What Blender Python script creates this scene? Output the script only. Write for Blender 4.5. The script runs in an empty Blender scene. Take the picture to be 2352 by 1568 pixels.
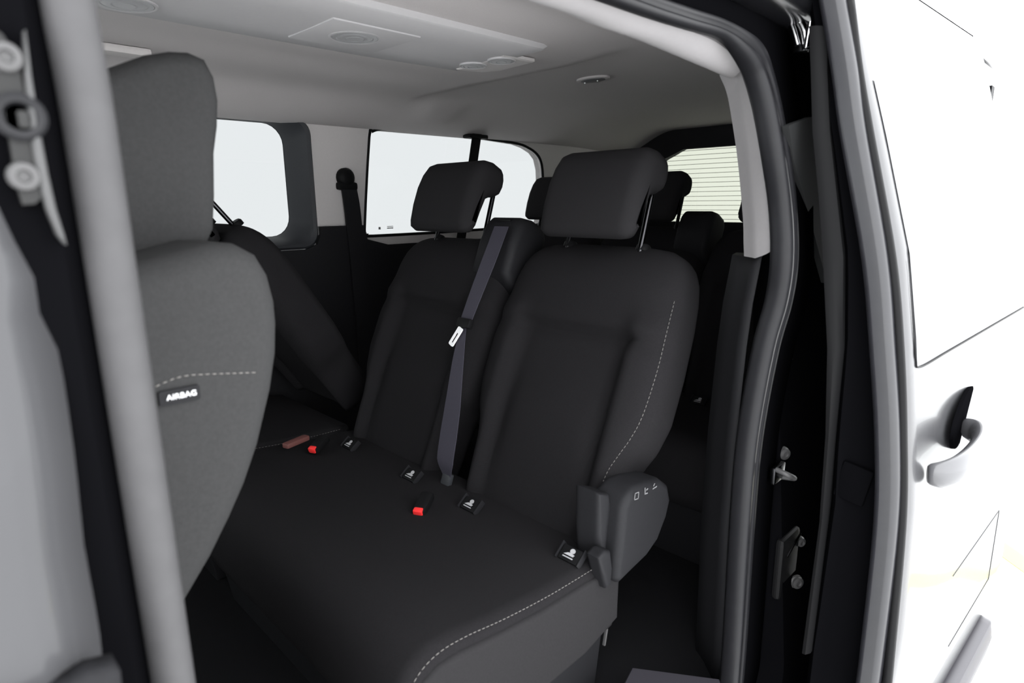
import bpy, bmesh, math, random
from mathutils import Vector, Matrix
from mathutils.geometry import tessellate_polygon

# ------------------------------------------------------------------ camera
W_, H_ = 2352.0, 1568.0
VPX, VPY = (2640.0, 450.0), (-278.0, 479.0)          # vanishing points: van's rear, van's left side
ax, ay = VPX[0]-W_/2, -(VPX[1]-H_/2)
bx_, by_ = VPY[0]-W_/2, -(VPY[1]-H_/2)
FPX = math.sqrt(-(ax*bx_+ay*by_))
d1 = Vector((ax, ay, -FPX)).normalized()
d2 = Vector((bx_, by_, -FPX)).normalized()
d3 = d1.cross(d2)
RW = Matrix((d1, d2, d3))                            # camera -> world
CAM = Vector((0, 0, 1.40))
scene = bpy.context.scene
C = scene.collection
cd = bpy.data.cameras.new('camera')
cam = bpy.data.objects.new('camera', cd)
C.objects.link(cam)
cam.matrix_world = Matrix.Translation(CAM) @ RW.to_4x4()
cd.sensor_width = 36.0
cd.lens = 36.0*FPX/W_
cd.clip_start = 0.02
cd.dof.use_dof = True
cd.dof.focus_distance = 1.9
cd.dof.aperture_fstop = 5.0
scene.camera = cam

# ------------------------------------------------------------------ light
wd = bpy.data.worlds.new('studio_light')
scene.world = wd
wd.use_nodes = True
bg = wd.node_tree.nodes['Background']
bg.inputs[0].default_value = (0.97, 0.985, 1.0, 1)
bg.inputs[1].default_value = 6.0
vs = scene.view_settings
vs.view_transform = 'Standard'
vs.look = 'None'
vs.exposure = 0.0
vs.gamma = 1.0
vs.use_curve_mapping = False


def U(px, py, axis, val):
    r = RW @ Vector((px-W_/2, -(py-H_/2), -FPX))
    i = 'xyz'.index(axis)
    return CAM + r*((val-CAM[i])/r[i])


# ------------------------------------------------------------------ materials
def mat(name, col, rough=0.6, metal=0.0, spec=0.5, noise=0.0, nscale=300.0, bump=0.0, coat=0.0, ior=1.5, bscale=None,
        sheen=0.0):
    m = bpy.data.materials.new(name)
    m.use_nodes = True
    nt = m.node_tree
    b = nt.nodes['Principled BSDF']
    b.inputs['Base Color'].default_value = (*col, 1)
    b.inputs['Roughness'].default_value = rough
    b.inputs['Metallic'].default_value = metal
    b.inputs['Specular IOR Level'].default_value = spec
    b.inputs['IOR'].default_value = ior
    b.inputs['Coat Weight'].default_value = coat
    b.inputs['Coat Roughness'].default_value = 0.04
    b.inputs['Sheen Weight'].default_value = sheen
    tc = nt.nodes.new('ShaderNodeTexCoord')
    n = nt.nodes.new('ShaderNodeTexNoise')
    n.inputs['Scale'].default_value = nscale
    n.inputs['Detail'].default_value = 4
    nt.links.new(tc.outputs['Object'], n.inputs['Vector'])
    if noise:
        mx = nt.nodes.new('ShaderNodeMixRGB')
        mx.inputs[1].default_value = (*[c*(1-noise) for c in col], 1)
        mx.inputs[2].default_value = (*[min(1, c*(1+noise)) for c in col], 1)
        nt.links.new(n.outputs['Fac'], mx.inputs[0])
        nt.links.new(mx.outputs[0], b.inputs['Base Color'])
    if bump:
        n2 = n
        if bscale:
            n2 = nt.nodes.new('ShaderNodeTexNoise')
            n2.inputs['Scale'].default_value = bscale
            nt.links.new(tc.outputs['Object'], n2.inputs['Vector'])
        bp = nt.nodes.new('ShaderNodeBump')
        bp.inputs['Strength'].default_value = bump
        bp.inputs['Distance'].default_value = 0.002
        nt.links.new(n2.outputs['Fac'], bp.inputs['Height'])
        nt.links.new(bp.outputs[0], b.inputs['Normal'])
    return m


def weave_mat(name, col, scale=260.0):
    """dark woven seat fabric: fine diagonal ribs"""
    m = mat(name, col, 0.95, spec=0.06, noise=0.35, nscale=420)
    nt = m.node_tree
    b = nt.nodes['Principled BSDF']
    tc = nt.nodes['Texture Coordinate']
    w = nt.nodes.new('ShaderNodeTexWave')
    w.wave_type = 'BANDS'
    w.bands_direction = 'DIAGONAL'
    w.inputs['Scale'].default_value = scale
    w.inputs['Distortion'].default_value = 2.0
    nt.links.new(tc.outputs['Object'], w.inputs['Vector'])
    bp = nt.nodes.new('ShaderNodeBump')
    bp.inputs['Strength'].default_value = 0.25
    bp.inputs['Distance'].default_value = 0.001
    nt.links.new(w.outputs['Fac'], bp.inputs['Height'])
    nt.links.new(bp.outputs[0], b.inputs['Normal'])
    return m


def glass_mat(name, tint, refl=0.06):
    m = bpy.data.materials.new(name)
    m.use_nodes = True
    nt = m.node_tree
    for n in list(nt.nodes):
        nt.nodes.remove(n)
    o = nt.nodes.new('ShaderNodeOutputMaterial')
    t = nt.nodes.new('ShaderNodeBsdfTransparent')
    t.inputs[0].default_value = (*[math.sqrt(c) for c in tint], 1)   # light crosses two faces
    g = nt.nodes.new('ShaderNodeBsdfGlossy')
    g.inputs['Roughness'].default_value = 0.02
    lw_ = nt.nodes.new('ShaderNodeLayerWeight')
    lw_.inputs[0].default_value = 0.5
    pw = nt.nodes.new('ShaderNodeMath')
    pw.operation = 'POWER'
    pw.inputs[1].default_value = 5.0
    nt.links.new(lw_.outputs['Facing'], pw.inputs[0])
    f = nt.nodes.new('ShaderNodeMath')
    f.operation = 'MULTIPLY_ADD'
    f.inputs[1].default_value = 0.6
    f.inputs[2].default_value = 0.02
    nt.links.new(pw.outputs[0], f.inputs[0])
    mx = nt.nodes.new('ShaderNodeMixShader')
    nt.links.new(f.outputs[0], mx.inputs[0])
    nt.links.new(t.outputs[0], mx.inputs[1])
    nt.links.new(g.outputs[0], mx.inputs[2])
    nt.links.new(mx.outputs[0], o.inputs[0])
    return m


M = {}
M['headliner'] = mat('headliner_cloth', (0.50, 0.475, 0.475), 0.95, spec=0.1, noise=0.08, nscale=500, bump=0.15)
M['console'] = mat('console_plastic', (0.49, 0.48, 0.49), 0.7, spec=0.1, noise=0.03, nscale=80)
M['lighttrim'] = mat('light_trim_plastic', (0.58, 0.555, 0.55), 0.7, spec=0.1, noise=0.04, nscale=120)
M['doortrim'] = mat('dimmed_trim_plastic', (0.27, 0.26, 0.265), 0.6, spec=0.1, noise=0.04, nscale=120)  # same plastic as lighttrim, darkened to offset the strong light at the door
M['dark'] = mat('charcoal_plastic', (0.012, 0.012, 0.0135), 0.6, spec=0.12, noise=0.2, nscale=200, bump=0.08, bscale=900)
M['frame'] = mat('window_frame_plastic', (0.030, 0.032, 0.036), 0.5, spec=0.2, noise=0.1, nscale=200)
M['black'] = mat('black_plastic', (0.006, 0.006, 0.0065), 0.5, spec=0.10, noise=0.1)
M['seat'] = weave_mat('seat_weave', (0.012, 0.0115, 0.0125))
M['seatside'] = mat('seat_side_cloth', (0.014, 0.0135, 0.0145), 0.85, spec=0.08, noise=0.25, nscale=420, bump=0.15, bscale=700)
M['frontseat'] = mat('front_seat_cloth', (0.032, 0.032, 0.0325), 0.9, spec=0.10, noise=0.18, nscale=260, bump=0.2, bscale=500)
M['skirt'] = mat('seat_skirt_cloth', (0.017, 0.0165, 0.0175), 0.9, spec=0.06, noise=0.2, nscale=300, bump=0.15, bscale=600)
M['thread'] = mat('pale_thread', (0.20, 0.19, 0.18), 0.8, spec=0.1)
M['belt'] = mat('belt_webbing', (0.040, 0.038, 0.050), 0.7, spec=0.15, noise=0.15, nscale=600)
M['chrome'] = mat('polished_metal', (0.75, 0.75, 0.76), 0.15, metal=1.0)
M['steel'] = mat('zinc_steel', (0.050, 0.049, 0.050), 0.5, spec=0.4)
M['darksteel'] = mat('dark_steel', (0.045, 0.045, 0.048), 0.25, metal=1.0)
M['paint'] = mat('reflected_grey_paint', (0.050, 0.050, 0.053), 0.25, spec=0.12, coat=0.16)  # grey base stands in for studio reflections on the paint
M['roofpaint'] = mat('black_gloss_paint', (0.006, 0.006, 0.007), 0.2, spec=0.25)
M['flange'] = mat('flange_plastic', (0.0065, 0.0065, 0.007), 0.6, spec=0.08)
M['cover'] = mat('gap_reflection_grey', (0.018, 0.0185, 0.019), 0.7, spec=0.05)  # grey tone of the reflection in the door gap
M['jamb'] = mat('black_jamb_paint', (0.0025, 0.0025, 0.003), 0.6, spec=0.0)
M['rubber'] = mat('door_rubber', (0.010, 0.010, 0.0115), 0.40, spec=0.18, noise=0.15, nscale=60)
M['strip'] = mat('weatherstrip_rubber', (0.016, 0.016, 0.019), 0.3, spec=0.5, noise=0.15, nscale=60)
M['platemetal'] = mat('painted_plate', (0.015, 0.015, 0.015), 0.5, spec=0.2, noise=0.1)
M['satin'] = mat('satin_grey_paint', (0.075, 0.075, 0.080), 0.25, coat=0.5)
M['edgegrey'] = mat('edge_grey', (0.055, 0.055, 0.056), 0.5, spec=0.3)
M['rubberlight'] = mat('lit_rubber', (0.052, 0.051, 0.053), 0.6, spec=0.2, noise=0.12, nscale=60)  # paler copy of the seal rubber for its brightly lit run
M['red'] = mat('red_plastic', (0.75, 0.03, 0.03), 0.4, noise=0.05)
M['brown'] = mat('dull_red_plastic', (0.12, 0.045, 0.04), 0.5, noise=0.2)
M['white'] = mat('white_print', (0.85, 0.85, 0.86), 0.6)
M['print'] = mat('grey_print', (0.16, 0.16, 0.165), 0.6)
M['carpet'] = mat('black_carpet', (0.008, 0.008, 0.009), 1.0, spec=0.1, noise=0.3, nscale=900, bump=0.5)
M['sill'] = mat('sill_plastic', (0.030, 0.028, 0.035), 0.5, noise=0.1)
M['glass_l'] = glass_mat('tinted_glass', (0.143, 0.147, 0.147))
M['glass_r'] = glass_mat('green_tinted_glass', (0.142, 0.147, 0.124))
M['glass_f'] = glass_mat('clear_glass', (0.75, 0.78, 0.77))
M['glass_d'] = glass_mat('privacy_glass', (0.05, 0.055, 0.055))
M['lens'] = mat('lamp_lens', (0.34, 0.34, 0.35), 0.4, noise=0.1, nscale=400)
M['lens_dark'] = mat('dark_lens', (0.13, 0.13, 0.14), 0.3, noise=0.15, nscale=300)
M['wire'] = mat('heating_wire', (0.10, 0.08, 0.06), 0.6)
M['floorwhite'] = mat('studio_floor_paint', (0.86, 0.86, 0.85), 0.55, noise=0.04, nscale=3)
M['wallwhite'] = mat('studio_wall_paint', (0.84, 0.84, 0.84), 0.9, noise=0.02, nscale=2)
M['yellow'] = mat('yellow_tape', (0.90, 0.78, 0.12), 0.6, noise=0.05)
M['joint'] = mat('floor_joint', (0.35, 0.33, 0.31), 0.9)


# ------------------------------------------------------------------ helpers
def link(name, me, m, parent=None, smooth=True):
    for p in me.polygons:
        p.use_smooth = smooth
    o = bpy.data.objects.new(name, me)
    C.objects.link(o)
    if m is not None:
        me.materials.append(m if not isinstance(m, str) else M[m])
    if parent is not None:
        o.parent = parent
        o.matrix_parent_inverse = Matrix.Translation(-parent_loc(parent))
    return o


def parent_loc(p):
    # parts are modelled in place: only the thing's Empty carries an offset
    return Vector(p.location) if p.type == 'EMPTY' else Vector((0, 0, 0))


def pydata(name, V, F, m, parent=None, smooth=True, sharp=None):
    me = bpy.data.meshes.new(name)
    me.from_pydata([tuple(v) for v in V], [], F)
    bm = bmesh.new()
    bm.from_mesh(me)
    bmesh.ops.remove_doubles(bm, verts=bm.verts, dist=1e-6)
    bmesh.ops.recalc_face_normals(bm, faces=bm.faces)
    bm.to_mesh(me)
    bm.free()
    if sharp and smooth:
        o = link(name, me, m, parent, True)
        me.set_sharp_from_angle(angle=math.radians(sharp))
        return o
    return link(name, me, m, parent, smooth)


def thing(name, label, cat, loc=(0, 0, 0), group=None):
    o = bpy.data.objects.new(name, None)
    C.objects.link(o)
    o.location = loc
    o.empty_display_size = 0.05
    o['label'] = label
    o['category'] = cat
    if group:
        o['group'] = group
    return o


def tag(o, label, cat=None, group=None):
    o['label'] = label
    if cat:
        o['category'] = cat
    if group:
        o['group'] = group
    return o


def struct(o, label=None):
    o['kind'] = 'structure'
    if label:
        o['label'] = label
    return o


def smooth_path(pts, n=6, closed=False):
    pts = [Vector(p) for p in pts]
    out = []
    N = len(pts)
    rng = N if closed else N-1
    for i in range(rng):
        if closed:
            p0, p1, p2, p3 = pts[(i-1) % N], pts[i], pts[(i+1) % N], pts[(i+2) % N]
        else:
            p1, p2 = pts[i], pts[i+1]
            p0 = pts[i-1] if i > 0 else p1*2-p2
            p3 = pts[i+2] if i+2 < N else p2*2-p1
        for k in range(n):
            t = k/n
            out.append(0.5*((2*p1)+(p2-p0)*t+(2*p0-5*p1+4*p2-p3)*t*t+(3*p1-p0-3*p2+p3)*t**3))
    if not closed:
        out.append(pts[-1])
    return out


def loft(rings, closed_ring=True, cap=True, closed_path=False):
    V, F = [], []
    n = len(rings[0])
    for r in rings:
        V += [Vector(p) for p in r]
    R = len(rings)
    for i in range(R if closed_path else R-1):
        a, b = i*n, ((i+1) % R)*n
        for j in range(n if closed_ring else n-1):
            k = (j+1) % n
            F.append((a+j, a+k, b+k, b+j))
    if cap and not closed_path and closed_ring:
        F.append(tuple(range(n))[::-1])
        F.append(tuple(range((R-1)*n, R*n)))
    return V, F


def sweep(path, profile, ref, closed=False, scale=None):
    """profile: list of (a,b); a along ref-perpendicular normal, b along binormal"""
    rings = []
    N = len(path)
    ref = Vector(ref)
    for i, p in enumerate(path):
        if closed:
            t = path[(i+1) % N]-path[i-1]
        else:
            t = path[min(i+1, N-1)]-path[max(i-1, 0)]
        t.normalize()
        nrm = (ref-t*ref.dot(t)).normalized()
        b = t.cross(nrm)
        s = scale[i] if scale else 1
        rings.append([p+nrm*(q[0]*s)+b*(q[1]*s) for q in profile])
    return loft(rings, True, True, closed)


def circle(r, n=12, ry=None):
    ry = r if ry is None else ry
    return [(r*math.cos(2*math.pi*i/n), ry*math.sin(2*math.pi*i/n)) for i in range(n)]


def tube(name, pts, r, m, parent=None, n=10, ref=(0.13, 0.97, 0.21), smoothn=0, closed=False):
    path = smooth_path(pts, smoothn, closed) if smoothn else [Vector(p) for p in pts]
    V, F = sweep(path, circle(r, n), ref, closed)
    return pydata(name, V, F, m, parent, True, 50)


def rrect(x0, x1, z0, z1, r, n=6):
    """rounded rectangle; r one radius or 4 (bl, br, tr, tl)"""
    rr = r if isinstance(r, (tuple, list)) else (r,)*4
    out = []
    cs = [(x0, z0, 180, rr[0], 1, 1), (x1, z0, 270, rr[1], -1, 1), (x1, z1, 0, rr[2], -1, -1), (x0, z1, 90, rr[3], 1, -1)]
    for (x, z, a0, q, sx, sz) in cs:
        cx, cz = x+sx*q, z+sz*q
        for k in range(n+1):
            a = math.radians(a0+90*k/n)
            out.append((cx+q*math.cos(a), cz+q*math.sin(a)))
    return out


def plate(name, outer, holes, fmap, m, parent=None, smooth=True, sharp=30):
    """flat plate with holes; fmap(u,v,w) with w=0 front, w=1 back"""
    loops = [outer]+list(holes)
    flat = [p for l in loops for p in l]
    tris = tessellate_polygon([[Vector((p[0], p[1], 0)) for p in l] for l in loops])
    n = len(flat)
    V = [Vector(fmap(p[0], p[1], 0)) for p in flat]+[Vector(fmap(p[0], p[1], 1)) for p in flat]
    F = [tuple(t) for t in tris]+[tuple(i+n for i in t)[::-1] for t in tris]
    off = 0
    for l in loops:
        k = len(l)
        for i in range(k):
            j = (i+1) % k
            F.append((off+i, off+j, off+j+n, off+i+n))
        off += k
    return pydata(name, V, F, m, parent, smooth, sharp)


def box(name, c, size, m, parent=None, bev=0.004, rot=None, seg=2):
    bm = bmesh.new()
    bmesh.ops.create_cube(bm, size=1)
    for v in bm.verts:
        v.co = Vector((v.co.x*size[0], v.co.y*size[1], v.co.z*size[2]))
    if bev:
        bmesh.ops.bevel(bm, geom=list(bm.edges), offset=bev, segments=seg, profile=0.6, affect='EDGES')
    R = rot if rot is not None else Matrix.Identity(3)
    for v in bm.verts:
        v.co = R @ v.co + Vector(c)
    me = bpy.data.meshes.new(name)
    bm.to_mesh(me)
    bm.free()
    o = link(name, me, m, parent, True)
    me.set_sharp_from_angle(angle=math.radians(35))
    return o


def lathe(name, c, axis, prof, m, parent=None, n=28, sx=1.0, xdir=None):
    """prof: list of (radius, height) along axis"""
    a = Vector(axis).normalized()
    t = Vector(xdir) if xdir else (Vector((1, 0, 0)) if abs(a.x) < 0.8 else Vector((0, 1, 0)))
    t = (t-a*t.dot(a)).normalized()
    b = a.cross(t)
    rings = []
    for r, h in prof:
        rings.append([Vector(c)+t*(r*sx*math.cos(2*math.pi*i/n))+b*(r*math.sin(2*math.pi*i/n))+a*h for i in range(n)])
    V, F = loft(rings)
    return pydata(name, V, F, m, parent, True, 40)


def side_loft(name, prof, y0, y1, r, m, parent=None, frame=None, steps=7, rx=None, bow=0.0):
    """profile polygon (p,q) lofted across y with rounded ends; frame maps (p,u,q)->world"""
    cx = sum(p[0] for p in prof)/len(prof)
    cz = sum(p[1] for p in prof)/len(prof)
    ext = max(max(abs(p[0]-cx), abs(p[1]-cz)) for p in prof)
    frame = frame or (lambda p, u, q: (p, u, q))
    us = []
    L = y1-y0
    for k in range(steps+1):
        t = math.sin(0.5*math.pi*k/steps)
        us.append((r*(1-math.cos(math.asin(t)))*0+r*(1-math.cos(math.pi/2*k/steps)), r*(1-math.sin(math.pi/2*k/steps))))
    sl = [(y0+a, e) for a, e in us]
    mid = [(y0+r+(L-2*r)*k/6.0, 0) for k in range(1, 6)]
    sl += mid
    sl += [(y1-a, e) for a, e in us[::-1]]
    # outward vertex normals in 2D for inset
    n = len(prof)
    area = sum(prof[i][0]*prof[(i+1) % n][1]-prof[(i+1) % n][0]*prof[i][1] for i in range(n))
    sg = 1 if area > 0 else -1
    nor = []
    for i in range(n):
        a, b, c = prof[i-1], prof[i], prof[(i+1) % n]
        e1 = Vector((b[0]-a[0], b[1]-a[1])).normalized()
        e2 = Vector((c[0]-b[0], c[1]-b[1])).normalized()
        nn = Vector((e1.y+e2.y, -(e1.x+e2.x)))*sg
        nor.append(nn.normalized() if nn.length > 1e-6 else Vector((e1.y, -e1.x))*sg)
    rings = []
    for u, e in sl:
        k = 1+bow*(1-((u-(y0+y1)/2)/(L/2))**2)
        ring = []
        for i in range(n):
            p = prof[i][0]-nor[i].x*e
            q = prof[i][1]-nor[i].y*e
            ring.append(Vector(frame(p, u, q)))
        rings.append(ring)
    V, F = loft(rings)
    return pydata(name, V, F, m, parent, True, 60)


def dashes(name, pts, r, m, parent, dash=0.006, gap=0.003):
    """stitching: short raised stitches along a path"""
    path = smooth_path(pts, 8)
    V, F = [], []
    # resample
    seg = [0.0]
    for i in range(1, len(path)):
        seg.append(seg[-1]+(path[i]-path[i-1]).length)

    def at(s):
        for i in range(1, len(path)):
            if seg[i] >= s:
                t = (s-seg[i-1])/max(1e-9, seg[i]-seg[i-1])
                return path[i-1].lerp(path[i], t)
        return path[-1]
    s = 0.0
    while s+dash < seg[-1]:
        a, b = at(s), at(s+dash)
        v, f = sweep([a, (a+b)/2, b], circle(r, 5), (0.2, 0.95, 0.25), scale=[0.6, 1, 0.6])
        o = len(V)
        V += v
        F += [tuple(i+o for i in q) for q in f]
        s += dash+gap
    return pydata(name, V, F, m, parent)


def sstep(a, b, x):
    t = max(0.0, min(1.0, (x-a)/(b-a)))
    return t*t*(3-2*t)


def interp(tab, x):
    if x <= tab[0][0]:
        return tab[0][1]
    for (a, b), (c, d) in zip(tab, tab[1:]):
        if x <= c:
            return b+(d-b)*(x-a)/(c-a)
    return tab[-1][1]


# ================================================================== STUDIO
GZ = -0.15
g = pydata('ground', [(-7, -7, GZ), (9, -7, GZ), (9, 9, GZ), (-7, 9, GZ)], [(0, 1, 2, 3)], 'floorwhite', smooth=False)
struct(g, 'white painted studio floor around the van')
jo = struct(box('floor_joint', (2.45, -0.05, GZ+0.001), (1.3, 0.006, 0.002), 'joint', None, 0,
                Matrix.Rotation(math.radians(-42), 3, 'Z')), 'thin joint line in the white studio floor')
jo2 = struct(box('floor_joint', (2.75, 0.10, GZ+0.001), (0.9, 0.006, 0.002), 'joint', None, 0,
                 Matrix.Rotation(math.radians(30), 3, 'Z')), 'second thin joint line in the white studio floor')
tag(box('floor_tape', (3.25, 0.14, GZ+0.002), (1.6, 0.10, 0.003), 'yellow', None, 0,
        Matrix.Rotation(math.radians(-135), 3, 'Z')), 'yellow marking tape stuck on the white studio floor', 'tape')

# ================================================================== VAN SHELL
FLZ = 0.38
CX0, CX1 = -1.25, 3.16


def ybody(z):
    return 0.44+0.10*(z-1.0)


# cabin floor
fl = box('floor', (0.99, 1.36, FLZ-0.03), (4.5, 1.82, 0.06), 'carpet', None, 0.0)
struct(fl, 'black carpeted cabin floor of the van')

# ceiling: curved headliner
NX, NY = 150, 84
V, F = [], []


def head_z(x, y):
    z = 1.795
    z -= 0.110*sstep(1.86, 2.21, y)**1.2                       # roll down to left wall
    z -= 0.135*(1-sstep(0.56, 1.10, y))**1.6                     # roll down to the door top
    z -= 0.018*sstep(2.45, 3.14, x)**1.5
    # step: front section hangs lower and ends in a crosswise edge
    w = sstep(0.95, 1.25, y)*(1-sstep(1.88, 2.02, y))
    z -= 0.018*(1-sstep(1.455, 1.475, x))*w
    # soft coves beside the console
    z += 0.012*math.exp(-((y-0.98)/0.09)**2)*(1-sstep(1.1, 1.5, x))
    z += 0.010*math.exp(-((y-1.66)/0.10)**2)*(1-sstep(1.2, 1.5, x))
    # grab handle moulding on the left
    z -= 0.020*math.exp(-((x-1.62)/0.10)**4)*math.exp(-((y-2.02)/0.07)**4)
    return z


for i in range(NX+1):
    x = CX0+(CX1-CX0)*i/NX
    for j in range(NY+1):
        y = 0.545+(2.235-0.545)*j/NY
        V.append((x, y, head_z(x, y)))
for i in range(NX):
    for j in range(NY):
        a = i*(NY+1)+j
        F.append((a, a+1, a+NY+2, a+NY+1))
ce = pydata('ceiling', V, F, 'headliner')
struct(ce, 'pale grey moulded cloth headliner')
roof = box('roof_panel', (0.955, 1.39, 1.86), (4.5, 1.88, 0.03), 'paint', None, 0.01)
struct(roof, 'glossy outer roof panel above the headliner')

# ---- left wall, upper pale part with window openings
YL = 2.20
W2 = [(1.362, 1.30), (1.375, 1.279), (1.40, 1.272), (1.9, 1.275), (2.36, 1.285), (2.405, 1.30), (2.424, 1.35), (2.425, 1.45),
      (2.420, 1.56), (2.402, 1.612), (2.367, 1.642), (2.31, 1.664), (2.243, 1.677), (2.069, 1.686), (1.738, 1.697),
      (1.50, 1.692), (1.454, 1.688), (1.425, 1.678), (1.408, 1.655)]
W1o = rrect(0.10, 1.158, 1.238, 1.702, 0.055)
W1i = rrect(0.16, 1.096, 1.280, 1.690, 0.075)
W0 = rrect(-1.05, -0.06, 1.20, 1.66, 0.08)
out = [(CX0, 1.20), (1.335, 1.20), (CX1, 1.20), (CX1, 1.80), (CX0, 1.80)]
wl = plate('wall_left', out, [W0, W1o, W2], lambda u, v, w: (u, YL+w*0.05, v), 'lighttrim')
struct(wl, 'pale grey upper side trim around the left windows')
ws = wl


def lower_left(u, v, w):
    return (u, YL-0.022+w*0.02, v)


lw = plate('lower_panel', [(CX0, FLZ), (CX1, FLZ), (CX1, 1.235), (1.46, 1.235), (1.36, 1.262), (1.345, 1.318), (1.159, 1.318),
                           (1.159, 1.29), (1.142, 1.252), (1.10, 1.237), (0.15, 1.237), (0.09, 1.26), (0.05, 1.30), (CX0, 1.18)], [], lower_left, 'dark', wl)
tag(lw, 'charcoal lower side panel')
# armrest bulge on lower panel
# ---- window 1: deep charcoal frame
rings = []
for (rr, y) in ((W1o, YL-0.004), (rrect(0.115, 1.150, 1.246, 1.699, 0.055), YL-0.014), (rrect(0.13, 1.138, 1.256, 1.697, 0.06), YL-0.010),
                (rrect(0.15, 1.120, 1.268, 1.693, 0.068), YL+0.012), (W1i, YL+0.060), (rrect(0.17, 1.090, 1.285, 1.686, 0.072), YL+0.085)):
    rings.append([Vector((p[0], y, p[1])) for p in rr])
V, F = loft(rings, True, False)
w1 = pydata('window_1', V, F, 'frame', None, True, 30)
struct(w1, 'left middle window in a deep charcoal frame')
pn = plate('pane', rrect(0.155, 1.106, 1.27, 1.70, 0.07), [], lambda u, v, w: (u, YL+0.080+w*0.004, v), 'glass_l', w1, False)
tag(pn, 'pale tinted glass pane')
# ---- window 2: rear quarter
gk = [Vector((p[0], YL+0.002, p[1])) for p in W2]
V, F = sweep(smooth_path(gk, 3, True), circle(0.0065, 8), (0, 1, 0), True)
w2 = pydata('window_2', V, F, 'black')
struct(w2, 'left rear quarter window with black gasket')
pn = plate('pane', [((p[0]-1.9)*1.004+1.9, (p[1]-1.48)*1.004+1.48) for p in W2], [], lambda u, v, w: (u, YL+0.022+w*0.004, v), 'glass_l', w2, False)
tag(pn, 'pale tinted glass pane')
# etched maker's mark on the glass
for k, (px, w, h) in enumerate(((872, 0.010, 0.010), (887, 0.030, 0.004), (887, 0.030, 0.0025))):
    q = U(px, 524-(4 if k == 2 else 0), 'y', YL+0.02)
    e = box('glass_mark', (q.x+(0.02 if k else 0), YL+0.0205, q.z), (w, 0.001, h), 'lens', w2, 0)
# front left window pane
pn = plate('window_3', rrect(-1.07, -0.04, 1.18, 1.68, 0.08), [], lambda u, v, w: (u, YL+0.03+w*0.004, v), 'glass_f', None, False)
struct(pn, 'left front window pane')
# firewall and windscreen
fw = plate('wall_front', [(0.45, FLZ), (2.22, FLZ), (2.22, 1.12), (0.45, 1.12)], [], lambda u, v, w: (CX0-w*0.05, u, v), 'dark')
struct(fw, 'dark dashboard bulkhead at the front of the cabin')
wsn = plate('window_4', [(0.50, 1.10), (2.20, 1.10), (2.20, 1.80), (0.50, 1.80)], [], lambda u, v, w: (CX0-0.01-w*0.006, u, v), 'glass_f', None, False)
struct(wsn, 'windscreen glass at the front of the cabin')

# ---- rear: tailgate
TX = 3.17
TG = [(0.76, 1.285), (2.02, 1.285), (2.085, 1.30), (2.11, 1.36), (2.075, 1.50), (2.02, 1.600), (1.96, 1.632), (1.905, 1.655), (1.86, 1.682), (1.80, 1.692),
      (0.98, 1.692), (0.90, 1.68), (0.82, 1.63), (0.72, 1.50), (0.68, 1.36), (0.70, 1.30)]
wr = plate('wall_rear', [(0.50, FLZ), (2.26, FLZ), (2.26, 1.83), (0.50, 1.83)], [[(y, z) for y, z in TG]],
           lambda u, v, w: (TX+w*0.06, u, v), 'dark')
struct(wr, 'dark tailgate lining at the rear of the van')
hdr = plate('tailgate_header', [(0.55, 1.66), (0.95, 1.672), (1.82, 1.672), (1.90, 1.64), (1.985, 1.61), (2.06, 1.53), (2.14, 1.535),
                                (2.215, 1.60), (2.238, 1.66), (2.225, 1.72), (2.18, 1.76), (2.12, 1.778), (1.79, 1.782), (0.55, 1.775)], [],
            lambda u, v, w: (TX-0.035+w*0.034, u, v), 'dark', wr)
w5 = plate('window_5', rrect(0.66, 2.13, 1.26, 1.71, 0.05), [], lambda u, v, w: (TX+0.04+w*0.004, u, v), 'glass_r', None, False)
struct(w5, 'tailgate window glass with fine heating lines')
for k in range(17):
    z = 1.30+k*0.0245
    box('heating_line', (TX+0.037, 1.37, z), (0.002, 1.40, 0.0022), 'wire', w5, 0)
# pale vertical edge seen through the glass at its left
# ---- right side of the body: black painted outer skin with door opening
OP = rrect(0.075, 1.205, 0.36, 1.700, (0.05, 0.08, 0.14, 0.10))
RQ = rrect(1.55, 2.75, 1.27, 1.66, 0.08)
bodyo = [(0.066, 0.10), (3.2, 0.10), (3.2, 1.84), (0.066, 1.84)]
wrt = plate('wall_right', bodyo, [OP, RQ], lambda u, v, w: (u, ybody(v)+0.018+w*0.05, v), 'jamb')
struct(wrt, 'black painted body side with the sliding door opening')
rg = plate('window_6', rrect(1.53, 2.77, 1.25, 1.68, 0.08), [], lambda u, v, w: (u, ybody(v)+0.05+w*0.004, v), 'glass_d', None, False)
struct(rg, 'right rear quarter glass behind the sliding door')
iw = plate('inner_panel', [(1.42, FLZ), (3.16, FLZ), (3.16, 1.80), (1.42, 1.80)], [rrect(1.56, 2.80, 1.26, 1.67, 0.06)],
           lambda u, v, w: (u, ybody(v)+0.115+w*0.01, v), 'dark', wrt)
tag(iw, 'charcoal inner panel behind the door opening')
sk = plate('body_skin', [(1.70, 0.10), (3.2, 0.10), (3.2, 1.84), (1.70, 1.84)], [rrect(1.72, 2.75, 1.27, 1.66, 0.08)],
           lambda u, v, w: (u, ybody(v)+0.008+w*0.009, v), 'paint', wrt)
tag(sk, 'glossy painted rear quarter skin')
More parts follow.
